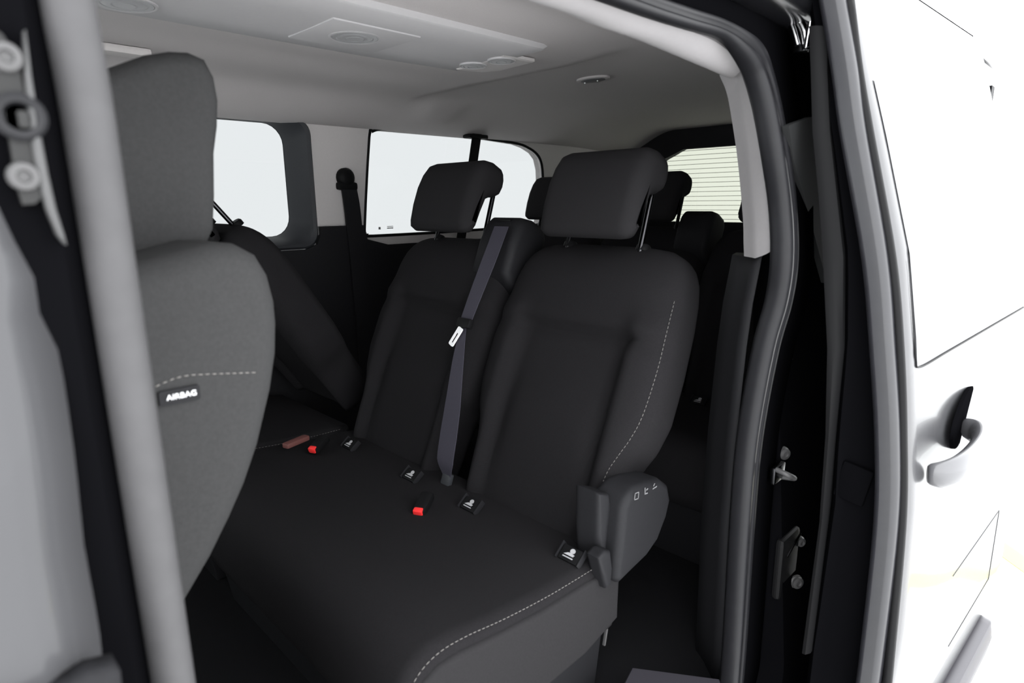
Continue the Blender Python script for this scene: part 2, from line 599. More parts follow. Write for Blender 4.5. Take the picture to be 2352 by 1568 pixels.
# outer roof rail above the opening
V, F = sweep(smooth_path([(-0.6, 0.47, 1.735), (0.4, 0.47, 1.735), (0.95, 0.472, 1.728), (1.3, 0.476, 1.715), (2.2, 0.476, 1.712)], 6),
             [(0.05, 0.05), (0.0, 0.055), (-0.035, 0.03), (-0.045, 0.0), (-0.04, -0.02), (0.0, -0.03), (0.05, -0.03)], (0, 1, 0))
rl = pydata('roof_gutter', V, F, 'roofpaint', wrt)
tag(rl, 'glossy black roof gutter above the door opening')

# ---- front door skin and B pillar at far left
EDGE = [(20, 330), (45, 380), (60, 540), (75, 575), (105, 600), (125, 700), (165, 900), (185, 1050), (205, 1250), (238, 1430), (252, 1568)]
# big curved glossy panel of the front door
YF = 0.425
edge3 = [U(px, py, 'y', YF) for px, py in EDGE]
edge_xz = [(p.x, p.z) for p in edge3]


def edge_x(z):
    t = sorted([(p[1], p[0]) for p in edge_xz])
    return interp(t, z)


zs = [1.52-0.02*k for k in range(58)]
V, F = [], []
nxp = 26
for z in zs:
    ye = YF+0.10*max(0, z-1.25)-0.030*math.sin(min(1.0, max(0.0, (1.40-z)/0.75))*math.pi/2)+0.012
    xe = edge_x(max(z, 1.10))*ye/YF-0.010*sstep(1.375, 1.345, z)
    for i in range(nxp+1):
        t = i/nxp
        x = -1.15+(xe+1.15)*(t**0.6)
        y = YF+0.004*(1-math.cos(min(1, max(0, (z-1.25)/0.3))*math.pi/2))+0.10*max(0, z-1.25)
        y -= 0.030*math.sin(min(1.0, max(0.0, (1.40-z)/0.75))*math.pi/2)
        y += 0.022*sstep(xe-0.016, xe, x)              # rolled rear edge
        V.append((x, y, z))
for j in range(len(zs)-1):
    for i in range(nxp):
        a = j*(nxp+1)+i
        F.append((a, a+1, a+nxp+2, a+nxp+1))
fd = thing('front_door', 'glossy front door skin with the studio reflection put into its grey, at the left edge', 'car door', (-0.4, YF, 0.6))
o = pydata('outer_panel', V, F, 'paint', fd)
md = o.modifiers.new('thick', 'SOLIDIFY')
md.thickness = 0.012
md.offset = -1
box('inner_panel', (-0.60, 0.49, 0.95), (1.10, 0.05, 1.10), 'dark', fd, 0.015)
# dark strip below, shaped as a dark reflection low in the panel
rk = pydata('sill_reflection', *loft([[U(px, py, 'y', 0.405) for px, py in row] for row in
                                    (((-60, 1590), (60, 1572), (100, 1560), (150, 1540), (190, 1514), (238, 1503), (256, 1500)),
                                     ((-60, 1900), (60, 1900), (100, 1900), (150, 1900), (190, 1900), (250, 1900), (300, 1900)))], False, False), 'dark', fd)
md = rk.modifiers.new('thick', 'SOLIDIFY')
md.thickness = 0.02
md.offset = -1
tag(rk, 'dark reflection at the foot of the door panel, modelled as a strip')

# B pillar post: black column behind the seal
YB = 0.455
bp = thing('door_pillar', 'black door pillar with bolted latch plate at the left edge', 'pillar', (0.06, 0.5, 0.4))
V, F = loft([[(0.02, 0.437+0.0, z), (0.072, 0.440, z), (0.085, 0.455, z), (0.09, 0.53, z), (-0.03, 0.53, z), (-0.03, 0.45, z)] for z in (0.15, 0.6, 1.0, 1.3, 1.5, 1.75)])
pydata('post', V, F, 'jamb', bp, True, 40)
# latch plate: outlined in the photograph, bolted on the pillar face
lp = [(-20, 60), (5, 78), (28, 110), (45, 160), (62, 240), (80, 330), (92, 400), (96, 455), (80, 468), (52, 470), (40, 430), (28, 360), (10, 250), (-20, 180)]
pts = [U(px, py, 'y', 0.432) for px, py in lp]
lpl = plate('latch_plate', [(p.x, p.z) for p in pts], [], lambda u, v, w: (u, 0.432+w*0.006, v), 'platemetal', bp)
for px, py in ((13, 130), (55, 405)):
    p = U(px, py, 'y', 0.430)
    lathe('bolt', (p.x, 0.432, p.z), (0, -1, 0), [(0.0078, 0), (0.0078, 0.002), (0.0068, 0.0035), (0.0036, 0.004), (0.0028, 0.002), (0.001, 0.002)], 'steel', lpl, 24)
p = U(45, 268, 'y', 0.430)
lathe('latch_bush', (p.x, 0.432, p.z), (0, -1, 0), [(0.0125, 0), (0.0125, 0.003), (0.0105, 0.005), (0.0075, 0.004), (0.006, -0.001), (0.001, -0.001)], 'rubber', lpl, 24)
p = U(52, 275, 'y', 0.430)
box('latch_pin', (p.x, 0.429, p.z), (0.005, 0.004, 0.009), 'platemetal', lpl, 0.0015)
# pale curved sliver: highlight on the glossy pillar edge, modelled as a strip
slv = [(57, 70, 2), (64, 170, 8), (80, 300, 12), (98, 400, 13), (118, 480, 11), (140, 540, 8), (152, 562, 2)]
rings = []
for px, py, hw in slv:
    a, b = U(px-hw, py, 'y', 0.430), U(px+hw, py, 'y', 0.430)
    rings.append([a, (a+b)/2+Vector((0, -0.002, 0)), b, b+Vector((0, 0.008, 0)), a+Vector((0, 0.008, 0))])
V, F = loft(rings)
pydata('edge_highlight', V, F, 'edgegrey', bp)

# ---- rubber seal round the opening
sealpx = [(1453, 0), (1570, 40), (1655, 67), (1698, 99), (1726, 134), (1742, 174), (1761, 245), (1781, 356), (1797, 474), (1801, 593), (1788, 690),
          (1758, 800), (1722, 1000), (1704, 1200), (1685, 1500)]


def yseal(py):
    return interp([(0, 0.505), (170, 0.492), (350, 0.462), (600, 0.435), (700, 0.440), (820, 0.452), (1000, 0.458), (1600, 0.455)], py)


sp = [U(px, py, 'y', yseal(py)) for px, py in sealpx]
rear_end = sp[-1]
seal_path = [Vector((0.084, 0.470, 0.44)), Vector((0.084, 0.470, 0.7)), Vector((0.086, 0.470, 1.0)), Vector((0.087, 0.470, 1.25)), Vector((0.085, 0.471, 1.42)),
             Vector((0.086, 0.475, 1.53)), Vector((0.115, 0.488, 1.615)), Vector((0.19, 0.502, 1.648)), Vector((0.40, 0.506, 1.652))]+sp + \
    [Vector((rear_end.x-0.01, 0.455, 0.40)), Vector((rear_end.x-0.06, 0.455, 0.33)), Vector((0.9, 0.455, 0.32)), Vector((0.3, 0.455, 0.32)), Vector((0.13, 0.465, 0.35))]
path = smooth_path(seal_path, 6, True)
prof = [(-0.012, -0.021), (-0.019, -0.014), (-0.019, -0.005), (-0.010, 0.000), (-0.018, 0.006), (-0.019, 0.016), (-0.010, 0.022), (0.012, 0.022), (0.02, 0.012), (0.02, -0.012), (0.012, -0.021)]
prof = [(a, b) for a, b in prof]
def seal_scale(p):
    if p.x < 0.2:
        return 0.75
    return 0.60+0.40*sstep(0.95, 1.06, p.x) if p.z > 1.5 else 1.0


ssc = [seal_scale(p) for p in path]
V, F = sweep(path, prof, (0, 1, 0), True, ssc)
sl = pydata('trim_1', V, F, 'rubber')
struct(sl, 'dark double-lipped rubber seal around the sliding door opening')
V, F = sweep(path, [(0.002, 0.004), (-0.004, 0.03), (-0.008, 0.12), (0.006, 0.125), (0.014, 0.03), (0.014, 0.004)], (0, 1, 0), True, ssc)
jf = pydata('jamb_flange', V, F, 'jamb', sl)
tag(jf, 'black painted flange behind the seal')
# bulb of the front run, seal rubber coloured paler as if lit
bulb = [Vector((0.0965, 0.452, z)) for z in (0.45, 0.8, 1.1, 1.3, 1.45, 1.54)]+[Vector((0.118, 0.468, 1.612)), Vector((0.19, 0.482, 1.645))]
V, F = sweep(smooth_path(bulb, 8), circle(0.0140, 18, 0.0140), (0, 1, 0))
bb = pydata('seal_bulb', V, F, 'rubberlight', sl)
tag(bb, 'soft bulb of the seal along the front pillar, coloured grey as lit')

# ---- pale roof edge trim
ti = [(1240, 0), (1303, 30), (1398, 63), (1477, 95), (1556, 125), (1655, 160)]
to = [(1402, 0), (1544, 55), (1600, 77), (1645, 97), (1685, 128), (1706, 156)]
ins = [U(px, py, 'y', 0.590) for px, py in ti]
ous = [U(px, py, 'y', 0.520) for px, py in to]
# continue forwards along the opening
ins = [Vector((-0.9, 0.59, ins[0].z)), Vector((0.1, 0.59, ins[0].z)), Vector((0.4, 0.59, ins[0].z))]+ins
ous = [Vector((-0.9, 0.52, ous[0].z)), Vector((0.1, 0.52, ous[0].z)), Vector((0.4, 0.52, ous[0].z))]+ous
ins, ous = smooth_path(ins, 6), smooth_path(ous, 6)
rings = []
for a, b in zip(ins, ous):
    ring = []
    for k in range(9):
        t = k/8
        p = a.lerp(b, t)
        p.z -= 0.016*math.sin(math.pi*t)
        ring.append(p)
    ring += [b+Vector((0, 0.004, 0.02)), a+Vector((0, 0.01, 0.05)), a+Vector((0, 0.02, 0.01))]
    rings.append(ring)
V, F = loft(rings)
t2 = pydata('trim_2', V, F, 'doortrim', None, True, 50)
struct(t2, 'pale grey trim along the top of the door opening')
# ---- pale rear pillar trim
cl = [(1676, 160), (1694, 206), (1708, 285), (1718, 356), (1726, 435), (1732, 514), (1733, 560), (1734, 593)]
cr = [(1704, 152), (1726, 198), (1748, 277), (1760, 356), (1768, 435), (1776, 514), (1778, 550), (1778, 570)]
L3 = smooth_path([U(px, py, 'y', interp([(160, 0.56), (600, 0.50)], py)) for px, py in cl], 6)
R3 = smooth_path([U(px, py, 'y', interp([(150, 0.525), (600, 0.462)], py)) for px, py in cr], 6)
rings = []
for a, b in zip(L3, R3):
    ring = []
    for k in range(9):
        t = k/8
        p = a.lerp(b, t)
        p += Vector((-0.75, -0.65, 0))*(0.012*math.sin(math.pi*t))
        ring.append(p)
    ring += [b+Vector((0.02, 0.03, 0)), a+Vector((0.03, 0.035, 0)), a+Vector((0.012, 0.012, 0))]
    rings.append(ring)
V, F = loft(rings)
t3 = pydata('trim_3', V, F, 'doortrim', None, True, 50)
struct(t3, 'pale grey curved trim on the rear pillar')
# ---- charcoal lower pillar trim behind the seal
lows = [(1738, 588), (1732, 620), (1716, 700), (1702, 800), (1680, 1000), (1664, 1200), (1650, 1500), (1640, 1700)]
rings = []
for px, py in lows:
    a = U(px-34, py, 'y', 0.56)
    b = U(px+12, py, 'y', 0.485)
    rings.append([a, a.lerp(b, 0.4)+Vector((-0.01, -0.008, 0)), b, b+Vector((0.05, 0.02, 0)), a+Vector((0.08, 0.05, 0)), a+Vector((0.02, 0.03, 0))])
V, F = loft([r for r in rings])
t4 = pydata('trim_4', V, F, 'dark')
struct(t4, 'charcoal lower trim of the rear door pillar')

# charcoal plate put in for the grey reflection in the gap to the door
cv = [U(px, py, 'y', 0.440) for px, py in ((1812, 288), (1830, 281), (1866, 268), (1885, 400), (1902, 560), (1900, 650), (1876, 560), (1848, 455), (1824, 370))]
pc = plate('gap_reflection', [(p.x, p.z) for p in cv], [], lambda u, v, w: (u, 0.440+0.012*w, v), 'cover', wrt)
tag(pc, 'dull charcoal plate standing in for a reflection in the door gap')
# bolts and strikers on the body jamb
jb = [(1800, 1040, 0.012), (1830, 1335, 0.013), (1838, 1242, 0.010)]
for k, (px, py, r) in enumerate(jb):
    q = U(px, py, 'y', 0.432)
    y0 = ybody(q.z)+0.016
    q = U(px, py, 'y', y0)
    lathe('jamb_bolt', (q.x, y0+0.003, q.z), (-0.5, -0.85, 0), [(r*1.15, 0), (r*1.15, 0.003), (r, 0.005), (r*0.98, 0.010), (r*0.5, 0.012), (r*0.4, 0.009), (0.001, 0.009)], 'steel', wrt, 20)
q = U(1785, 1085, 'y', 0.44)
st = thing('striker', 'small steel door striker on the black jamb', 'striker', q)
box('base_plate', q, (0.05, 0.012, 0.035), 'darksteel', st, 0.004)
tube('loop', [q+Vector((-0.018, -0.004, 0.014)), q+Vector((-0.018, -0.026, 0.010)), q+Vector((0.0, -0.030, 0.0)), q+Vector((0.018, -0.026, -0.010)), q+Vector((0.018, -0.004, -0.014))], 0.005, 'steel', st, 8, (1, 0, 0.3), 4)
q = U(1805, 1290, 'y', 0.43)
lb = thing('latch_housing', 'black latch housing low on the rear jamb', 'latch', q)
box('housing', q, (0.09, 0.02, 0.14), 'black', lb, 0.012)
tube('cable', [q+Vector((-0.03, -0.012, 0.03)), q+Vector((0.0, -0.016, 0.055)), q+Vector((0.03, -0.014, 0.06))], 0.0022, 'darksteel', lb, 6, (0, 1, 0), 5)
# thin bright clip wire
q = U(1803, 890, 'y', 0.455)
q2 = U(1808, 838, 'y', 0.455)
q3 = U(1820, 824, 'y', 0.455)
tg_ = tube('clip_wire', [q, q2, q3], 0.0012, 'darksteel', wrt, 6, (0, 1, 0), 4)

# ================================================================== SLIDING DOOR
FRONT = [(0.10, 0.222), (0.30, 0.206), (0.62, 0.199), (0.87, 0.209), (1.02, 0.226), (1.16, 0.245), (1.31, 0.272), (1.50, 0.327), (1.60, 0.358), (1.72, 0.392), (1.82, 0.425)]
FLARE = [(0.10, -0.045), (0.40, -0.062), (0.67, -0.050), (1.16, -0.050), (1.72, -0.045)]
DX0, DX1 = 1.13, 2.14


def ydoor(x, z):
    t = (x-DX0)/(DX1-DX0)
    return interp(FRONT, z)+interp(FLARE, z)*t


sd = thing('sliding_door', 'open glossy sliding door with pull handle, slid back along the van side', 'car door', (1.6, 0.28, 0.12))
zs = [0.12+0.04*k for k in range(43)]
xs = [DX0+0.0+(DX1-DX0)*(k/30.0) for k in range(31)]
V, F = [], []
for z in zs:
    for x in xs:
        y = ydoor(x, z)
        y += 0.012*sstep(DX0+0.02, DX0, x)+0.012*sstep(DX1-0.02, DX1, x)
        V.append((x, y, z))
nx_ = len(xs)
for j in range(len(zs)-1):
    for i in range(nx_-1):
        a = j*nx_+i
        F.append((a, a+1, a+nx_+1, a+nx_))
op = pydata('outer_panel', V, F, 'paint', sd)
tag(op, 'glossy outer skin mirroring the white studio')
# door frame core: closed loft between front edge outline and thickness
THK = [(0.10, 0.125), (0.60, 0.133), (1.0, 0.107), (1.16, 0.088), (1.31, 0.075), (1.5, 0.062), (1.72, 0.052)]
rings = []
for x, shr in ((DX0+0.012, 0.008), (DX0+0.004, 0.02), (DX0, 0.03)):
    pass
core = []
for z in [0.12+0.05*k for k in range(35)]:
    y0 = ydoor(DX0, z)+0.014
    y1 = interp(FRONT, z)+interp(THK, z)
    rz = ydoor(DX1, z)+0.014
    core.append([(DX0+0.016, y0, z), (DX0+0.006, y0+0.012, z), (DX0+0.004, y1-0.024, z), (DX0-0.008, y1-0.010, z), (DX0+0.004, y1, z),
                 (DX0+0.05, y1+0.004, z), (DX1-0.05, y1-0.045, z), (DX1, y1-0.07, z), (DX1-0.01, rz, z)])
V, F = loft(core)
pydata('door_frame', V, F, 'jamb', sd, True, 40)
# raised inner flange strip
rings = []
for px0, px1, py in ((1858, 1900, 60), (1862, 1900, 160), (1866, 1906, 300), (1880, 1922, 450), (1890, 1937, 590), (1900, 1935, 800), (1896, 1915, 1000), (1882, 1897, 1200), (1842, 1861, 1500)):
    a = U(px0, py, 'x', DX0-0.018)
    b = U(px1, py, 'x', DX0-0.012)
    rings.append([a, (a+b)/2+Vector((-0.005, 0, 0)), b, b+Vector((0.03, 0, 0)), a+Vector((0.03, 0.0, 0))])
V, F = loft([[Vector(v) for v in r] for r in rings])
fs_ = pydata('inner_flange', V, F, 'flange', sd, True, 50)
# weather strip along the front edge
wsp = [(1906, -60), (1916, 0), (1943, 160), (1962, 300), (2012, 590), (2030, 800), (2041, 1000), (2038, 1200), (2005, 1500), (1985, 1640)]
pth = smooth_path([U(px, py, 'x', DX0-0.012) for px, py in wsp], 6)
V, F = sweep(pth, [(-0.016, -0.017), (-0.02, -0.009), (-0.015, -0.001), (-0.018, 0.006), (-0.012, 0.015), (0.006, 0.018), (0.02, 0.014), (0.02, -0.014), (0.006, -0.018)], (1, 0, 0))
wst = pydata('weatherstrip', V, F, 'strip', sd)
tag(wst, 'grey rubber weatherstrip down the door edge')
# black lip between strip and skin
lip = [(1950, 0), (1970, 160), (1994, 300), (2046, 590), (2065, 800), (2072, 1000), (2070, 1200), (2044, 1500), (2030, 1640)]
pth = smooth_path([U(px, py, 'x', DX0-0.004) for px, py in lip], 6)
V, F = sweep(pth, circle(0.008, 8, 0.008), (1, 0, 0))
pydata('edge_lip', V, F, 'black', sd)
# inner latch and recess on front face
q = U(1960, 1110, 'x', DX0-0.002)
box('latch_cup', q, (0.008, 0.050, 0.070), 'jamb', sd, 0.005, Matrix.Rotation(math.radians(10), 3, 'X'))
# door window: glass with black seam
WD = rrect(1.195, 2.06, 1.118, 1.60, (0.03, 0.03, 0.08, 0.08))
seam = [(1.19, 1.30), (1.19, 1.17), (1.195, 1.135), (1.22, 1.118), (1.4, 1.117), (1.8, 1.117), (2.1, 1.117)]
wpath = smooth_path([Vector((x, ydoor(x, z)-0.0012, z)) for x, z in seam], 6)
V, F = sweep(wpath, circle(0.0017, 6), (0, 1, 0), False, [0.2+0.8*sstep(0, 12, i) for i in range(len(wpath))])
pydata('window_gasket', V, F, 'black', sd)
V, F = [], []
gx = [1.20+0.855*k/16 for k in range(17)]
gz = [1.123+0.47*k/10 for k in range(11)]
for z in gz:
    for x in gx:
        V.append((x, ydoor(x, z)-0.0016, z))
for j in range(10):
    for i in range(16):
        a = j*17+i
        F.append((a, a+1, a+18, a+17))
gd = pydata('window_pane', V, F, 'paint', sd)
# handle: dark cup and pull bar
hc = Vector((1.40, ydoor(1.40, 0.93), 0.93))
cup = lathe('handle_cup', (1.50, ydoor(1.50, 0.965), 0.965), (0.05, -1, 0), [(0.056, -0.004), (0.055, 0.002), (0.050, 0.003), (0.002, 0.003)], 'jamb', sd, 28, 2.6)
hp = [(1.235, 0.925, 0.006), (1.245, 0.927, 0.026), (1.275, 0.932, 0.042), (1.33, 0.938, 0.050), (1.40, 0.944, 0.048), (1.45, 0.950, 0.034), (1.47, 0.952, 0.006)]
pth = smooth_path([Vector((x, ydoor(x, z)-d, z)) for x, z, d in hp], 6)
n_ = len(pth)
V, F = sweep(pth, circle(0.017, 16, 0.030), (0, 1, 0), scale=[0.55+0.45*math.sin(math.pi*min(1, max(0, i/(n_-1)))) ** 0.5 for i in range(n_)])
hb = pydata('handle', V, F, 'satin', sd)
tag(hb, 'glossy pull handle')
# rub strip along the lower door
rp = [(x, ydoor(x, 0.17)-0.002, 0.17) for x in (1.16, 1.3, 1.6, 1.9, 2.06, 2.12)]
V, F = sweep(smooth_path(rp, 5), [(-0.032, -0.05), (-0.038, 0.0), (-0.030, 0.045), (0.01, 0.055), (0.01, -0.06)], (0, 1, 0), scale=[1]*21+[0.9, 0.75, 0.55, 0.35, 0.15])
rs = pydata('rub_strip', V, F, 'sill', sd)
tag(rs, 'satin grey rub strip')
# fuel-flap like panel seam low on the door
sm = [(1.52, 0.60), (1.95, 0.60), (1.95, 0.40), (1.60, 0.38)]
tube('panel_seam', [Vector((x, ydoor(x, z)-0.0005, z)) for x, z in sm], 0.0007, 'edgegrey', sd, 6, (0, 1, 0))
# upper roller arm, bright metal, reaching from the door to the roof rail
ra = thing('roller_arm', 'polished metal roller arm at the top of the sliding door', 'hinge', U(1840, 60, 'x', 1.20))
arm = [(1800, 8, 0.40), (1822, 30, 0.41), (1845, 45, 0.405)]


def armpath(name, pts, r, m, x=1.16):
    return tube(name, [U(px, py, 'x', x) for px, py in pts], r, m, ra, 10, (0.9, 0.3, 0.2), 5)


armpath('arm', [(1795, -20), (1812, 18), (1830, 42), (1846, 70), (1852, 112)], 0.0075, 'chrome')
armpath('arm', [(1866, -10), (1850, 28), (1832, 44)], 0.009, 'chrome', 1.155)
armpath('link', [(1806, 38), (1820, 62), (1832, 104)], 0.005, 'chrome', 1.15)
armpath('link', [(1862, 50), (1857, 78), (1852, 108)], 0.005, 'chrome', 1.15)
qa = U(1842, 82, 'x', 1.17)
box('bracket', qa, (0.02, 0.022, 0.055), 'darksteel', ra, 0.004)

# ================================================================== OVERHEAD CONSOLE AND LAMPS
oc = thing('overhead_console', 'pale grey overhead console with round lamps along the headliner', 'console', (0.4, 1.30, 1.795))
rings = []
for x in [-1.0+0.1*k for k in range(22)]+[1.16, 1.20, 1.24, 1.262, 1.275, 1.285]:
    k = sstep(1.285, 1.235, x)
    e = 0.006+0.020*k
    y0 = 1.125+0.01*(1-k)
    y1 = 1.49-0.02*sstep(0.9, 1.26, x)
    zt = 1.795
    zb = zt-e
    rings.append([(x, y0-0.006, zt+0.01), (x, y0, zb+0.004), (x, y0+0.006, zb), (x, y0+0.11, zb-0.002), (x, (y0+y1)/2, zb-0.003), (x, y1-0.10, zb-0.002), (x, y1-0.010, zb+0.001), (x, y1+0.004, zb+0.010), (x, y1+0.012, zt+0.01)])
V, F = loft(rings)
cb = pydata('body', V, F, 'console', oc, True, 35)


def ring_lamp(cx, cy, z, r, parent, m1='console', m2='lens', sx=1.0):
    o = lathe('lamp_bezel', (cx, cy, z), (0, 0, -1), [(r*1.12, -0.004), (r*1.12, 0.0005), (r*1.06, 0.0015), (r*1.0, 0.0005), (r*0.98, -0.002)], m1, parent, 32, sx)
    l = lathe('lamp_lens', (cx, cy, z), (0, 0, -1), [(r*1.0, -0.002), (r*0.97, 0.001), (r*0.80, 0.002), (r*0.76, 0.0005), (r*0.72, 0.002), (r*0.45, 0.003), (r*0.40, 0.0012), (r*0.36, 0.003), (0.001, 0.0032)], m2, o, 32, sx)
    return o


ZC = 1.766
# recessed scoops for the lamps
q = U(815, 85, 'z', ZC)
box('lamp_panel', (q.x+0.0, q.y, ZC+0.001), (0.22, 0.20, 0.006), 'console', oc, 0.003)
ring_lamp(q.x, q.y, ZC-0.002, 0.052, oc)
q = U(285, 8, 'z', ZC)
ring_lamp(q.x, q.y, ZC-0.001, 0.050, oc)
vq = [U(px, py, 'z', ZC) for px, py in ((1048, 160), (1158, 128), (1228, 142), (1150, 162), (1105, 166))]
rings = [[v+Vector((0, 0, 0.008)) for v in vq], [v+Vector((0, 0, 0.001)) for v in vq], [Vector((v.x*0.94+0.06*1.26, v.y*0.94+0.06*1.33, ZC-0.001)) for v in vq]]
V, F = loft(rings)
vp = pydata('vent_panel', V, F, 'lighttrim', oc, False)
for px, py, r in ((1087, 153, 0.034), (1152, 142, 0.034)):
    q = U(px, py, 'z', ZC-0.004)
    ring_lamp(q.x, q.y, ZC-0.0025, r, vp)
# rear ceiling lamp
q = U(1362, 187, 'z', 1.785)
cl_ = thing('ceiling_lamp', 'small oval lamp set in the rear headliner', 'lamp', (q.x, q.y, 1.79))
lathe('bezel', (q.x, q.y, 1.79), (0, 0, -1), [(0.062, -0.006), (0.062, 0.001), (0.055, 0.003), (0.047, 0.002)], 'headliner', cl_, 32, 0.62, (1, 0, 0))
ln = lathe('lens', (q.x, q.y, 1.79), (0, 0, -1), [(0.048, -0.001), (0.046, 0.003), (0.025, 0.006), (0.001, 0.006)], 'lens_dark', cl_, 32, 0.62, (1, 0, 0))
for dy in (-0.022, 0.03):
    lathe('led', (q.x-0.005, q.y+dy, 1.7845), (0, 0, -1), [(0.003, 0), (0.002, 0.003), (0.0005, 0.0035)], 'white', cl_, 10)
# left grab handle moulding
gh = [(962, 236, 2.10), (985, 224, 2.06), (1040, 226, 2.05), (1062, 240, 2.08)]
# pale front door window header strip seen above the front seat headrest
ha, hb_ = U(205, 108, 'z', 1.768), U(345, 124, 'z', 1.768)
hs = box('trim_5', (ha+hb_)/2+Vector((-0.25, 0, 0)), ((hb_-ha).length+0.5, 0.05, 0.02), 'lighttrim', None, 0.008)
struct(hs, 'pale moulding strip on the headliner beside the front seat headrest')

# ================================================================== SEATS
HINGE = (0.885, 0.745)


def back_frame(yc, ang, hinge=HINGE):
    sa, ca = math.sin(ang), math.cos(ang)

    def fr(d, u, s):
        return Vector((hinge[0]+s*sa-d*ca, yc+u, hinge[1]+s*ca+d*sa))
    return fr


HW = [(-0.02, 0.185), (0.0, 0.192), (0.06, 0.198), (0.12, 0.203), (0.16, 0.212), (0.20, 0.232), (0.26, 0.247), (0.36, 0.248), (0.46, 0.243), (0.52, 0.236), (0.56, 0.228), (0.585, 0.217),
      (0.605, 0.199), (0.618, 0.172), (0.624, 0.13)]
THICK = 0.115


def bump(u, s):
    a = abs(u)
    low = 1-sstep(0.385, 0.425, s)
    b = 0.034*sstep(0.128, 0.175, a)*(1-sstep(0.36, 0.50, s))
    b += 0.020*sstep(0.402, 0.44, s)
    b -= 0.013*math.exp(-((s-0.408)/0.009)**2)*(1-sstep(0.15, 0.19, a))
    b -= 0.006*math.exp(-((a-0.142)/0.007)**2)*sstep(0.01, 0.05, s)*low
    b += 0.012*math.exp(-((s-0.20)/0.11)**2)*(1-sstep(0.10, 0.14, a))     # lumbar
    return b


def dfront(u, s):
    hw = interp(HW, s)
    c = min(1.0, abs(u)/hw)**(1/0.40)
    sn = math.sqrt(max(0, 1-c*c))
    tf = math.sqrt(max(0.04, 1-(max(0, s-0.50)/0.130)**2))
    return -THICK/2+THICK/2*tf*sn**0.55+bump(u, s)*sn**0.6*tf


def make_back(parent, fr, stitched=False):
    rings = []
    n = 88
    S = [-0.02+0.62*k/46 for k in range(47)]+[0.607, 0.613, 0.618, 0.622, 0.624]
    for s in S:
        hw = interp(HW, s)
        tf = math.sqrt(max(0.04, 1-(max(0, s-0.50)/0.130)**2))
        ring = []
        for i in range(n):
            th = 2*math.pi*i/n
            c, sn = math.cos(th), math.sin(th)
            u = hw*math.copysign(abs(c)**0.40, c)
            if sn >= 0:
                d = -THICK/2+THICK/2*tf*sn**0.55+bump(u, s)*sn**0.6*tf
            else:
                d = -THICK/2-THICK/2*tf*abs(sn)**0.5
            ring.append(fr(d, u, s))
        rings.append(ring)
    V, F = loft(rings)
    o = pydata('backrest', V, F, 'seat', parent)
    for sd_ in ((-1,) if stitched else ()):
        st = []
        for s in (0.03, 0.09, 0.14, 0.18, 0.22, 0.27, 0.36, 0.44, 0.51):
            off = interp([(0.0, 0.016), (0.16, 0.020), (0.26, 0.018), (0.4, 0.014), (0.55, 0.014)], s)
            u = sd_*(interp(HW, s)-off)
            st.append(fr(dfront(u, s)+0.001, u, s))
        dashes('stitching', st, 0.0005, 'thread', o)
    return o


HP = [(0.046, 0.637), (0.054, 0.655), (0.061, 0.70), (0.063, 0.75), (0.058, 0.79), (0.047, 0.820), (0.030, 0.835), (0.005, 0.841), (-0.025, 0.838), (-0.038, 0.828), (-0.047, 0.810),
      (-0.050, 0.790), (-0.046, 0.770), (-0.034, 0.758), (-0.020, 0.752), (-0.004, 0.738), (0.0, 0.70), (0.002, 0.66), (0.010, 0.640), (0.028, 0.632)]


def make_headrest(parent, fr, hw=0.131, ds=-0.027, du=-0.006, dd=0.035, pd=-0.030):
    fr2 = lambda p, u, q: fr(p+dd, u+du, q+ds)
    h = side_loft('headrest', HP, -hw, hw, 0.034, 'seatside', parent, fr2, 8)
    for su in (-0.10, 0.105):
        a, b = fr(pd, su, 0.52), fr(pd+0.025, su, 0.77+ds)
        tube('headrest_post', [a, b], 0.0065, 'darksteel', h, 12)
        lathe('post_guide', fr(pd, su, 0.612), fr(0, 0, 1)-fr(0, 0, 0), [(0.017, 0), (0.016, 0.012), (0.012, 0.016), (0.007, 0.016)], 'black', h, 16)
    return h


def cushion(parent, y0, y1, name='cushion'):
    prof = [(0.915, 0.735), (0.86, 0.742), (0.78, 0.745), (0.68, 0.750), (0.58, 0.762), (0.50, 0.776), (0.46, 0.778), (0.425, 0.766), (0.402, 0.740), (0.396, 0.70), (0.40, 0.64), (0.42, 0.59), (0.46, 0.565), (0.60, 0.56),
            (0.80, 0.56), (0.90, 0.57), (0.925, 0.62), (0.928, 0.70)]
    o = side_loft(name, prof, y0, y1, 0.030, 'seat', parent, None, 7)
    # paler side skirt panel on the outboard side
    sp_ = [(0.90, 0.715), (0.80, 0.722), (0.68, 0.728), (0.58, 0.740), (0.50, 0.753), (0.462, 0.754), (0.435, 0.744), (0.418, 0.722), (0.414, 0.69), (0.42, 0.64), (0.44, 0.60), (0.48, 0.575), (0.62, 0.57), (0.80, 0.575), (0.90, 0.60)]
    k = side_loft('side_panel', sp_, y0-0.006, y0+0.03, 0.008, 'skirt', parent, None, 4)
    st = [(0.88, 0.735), (0.80, 0.737), (0.70, 0.742), (0.60, 0.753), (0.52, 0.766), (0.468, 0.768), (0.432, 0.755), (0.410, 0.728), (0.406, 0.69), (0.412, 0.64)]
    dashes('stitching', [(a, y0+0.004, b) for a, b in st], 0.00055, 'thread', o)
    return o


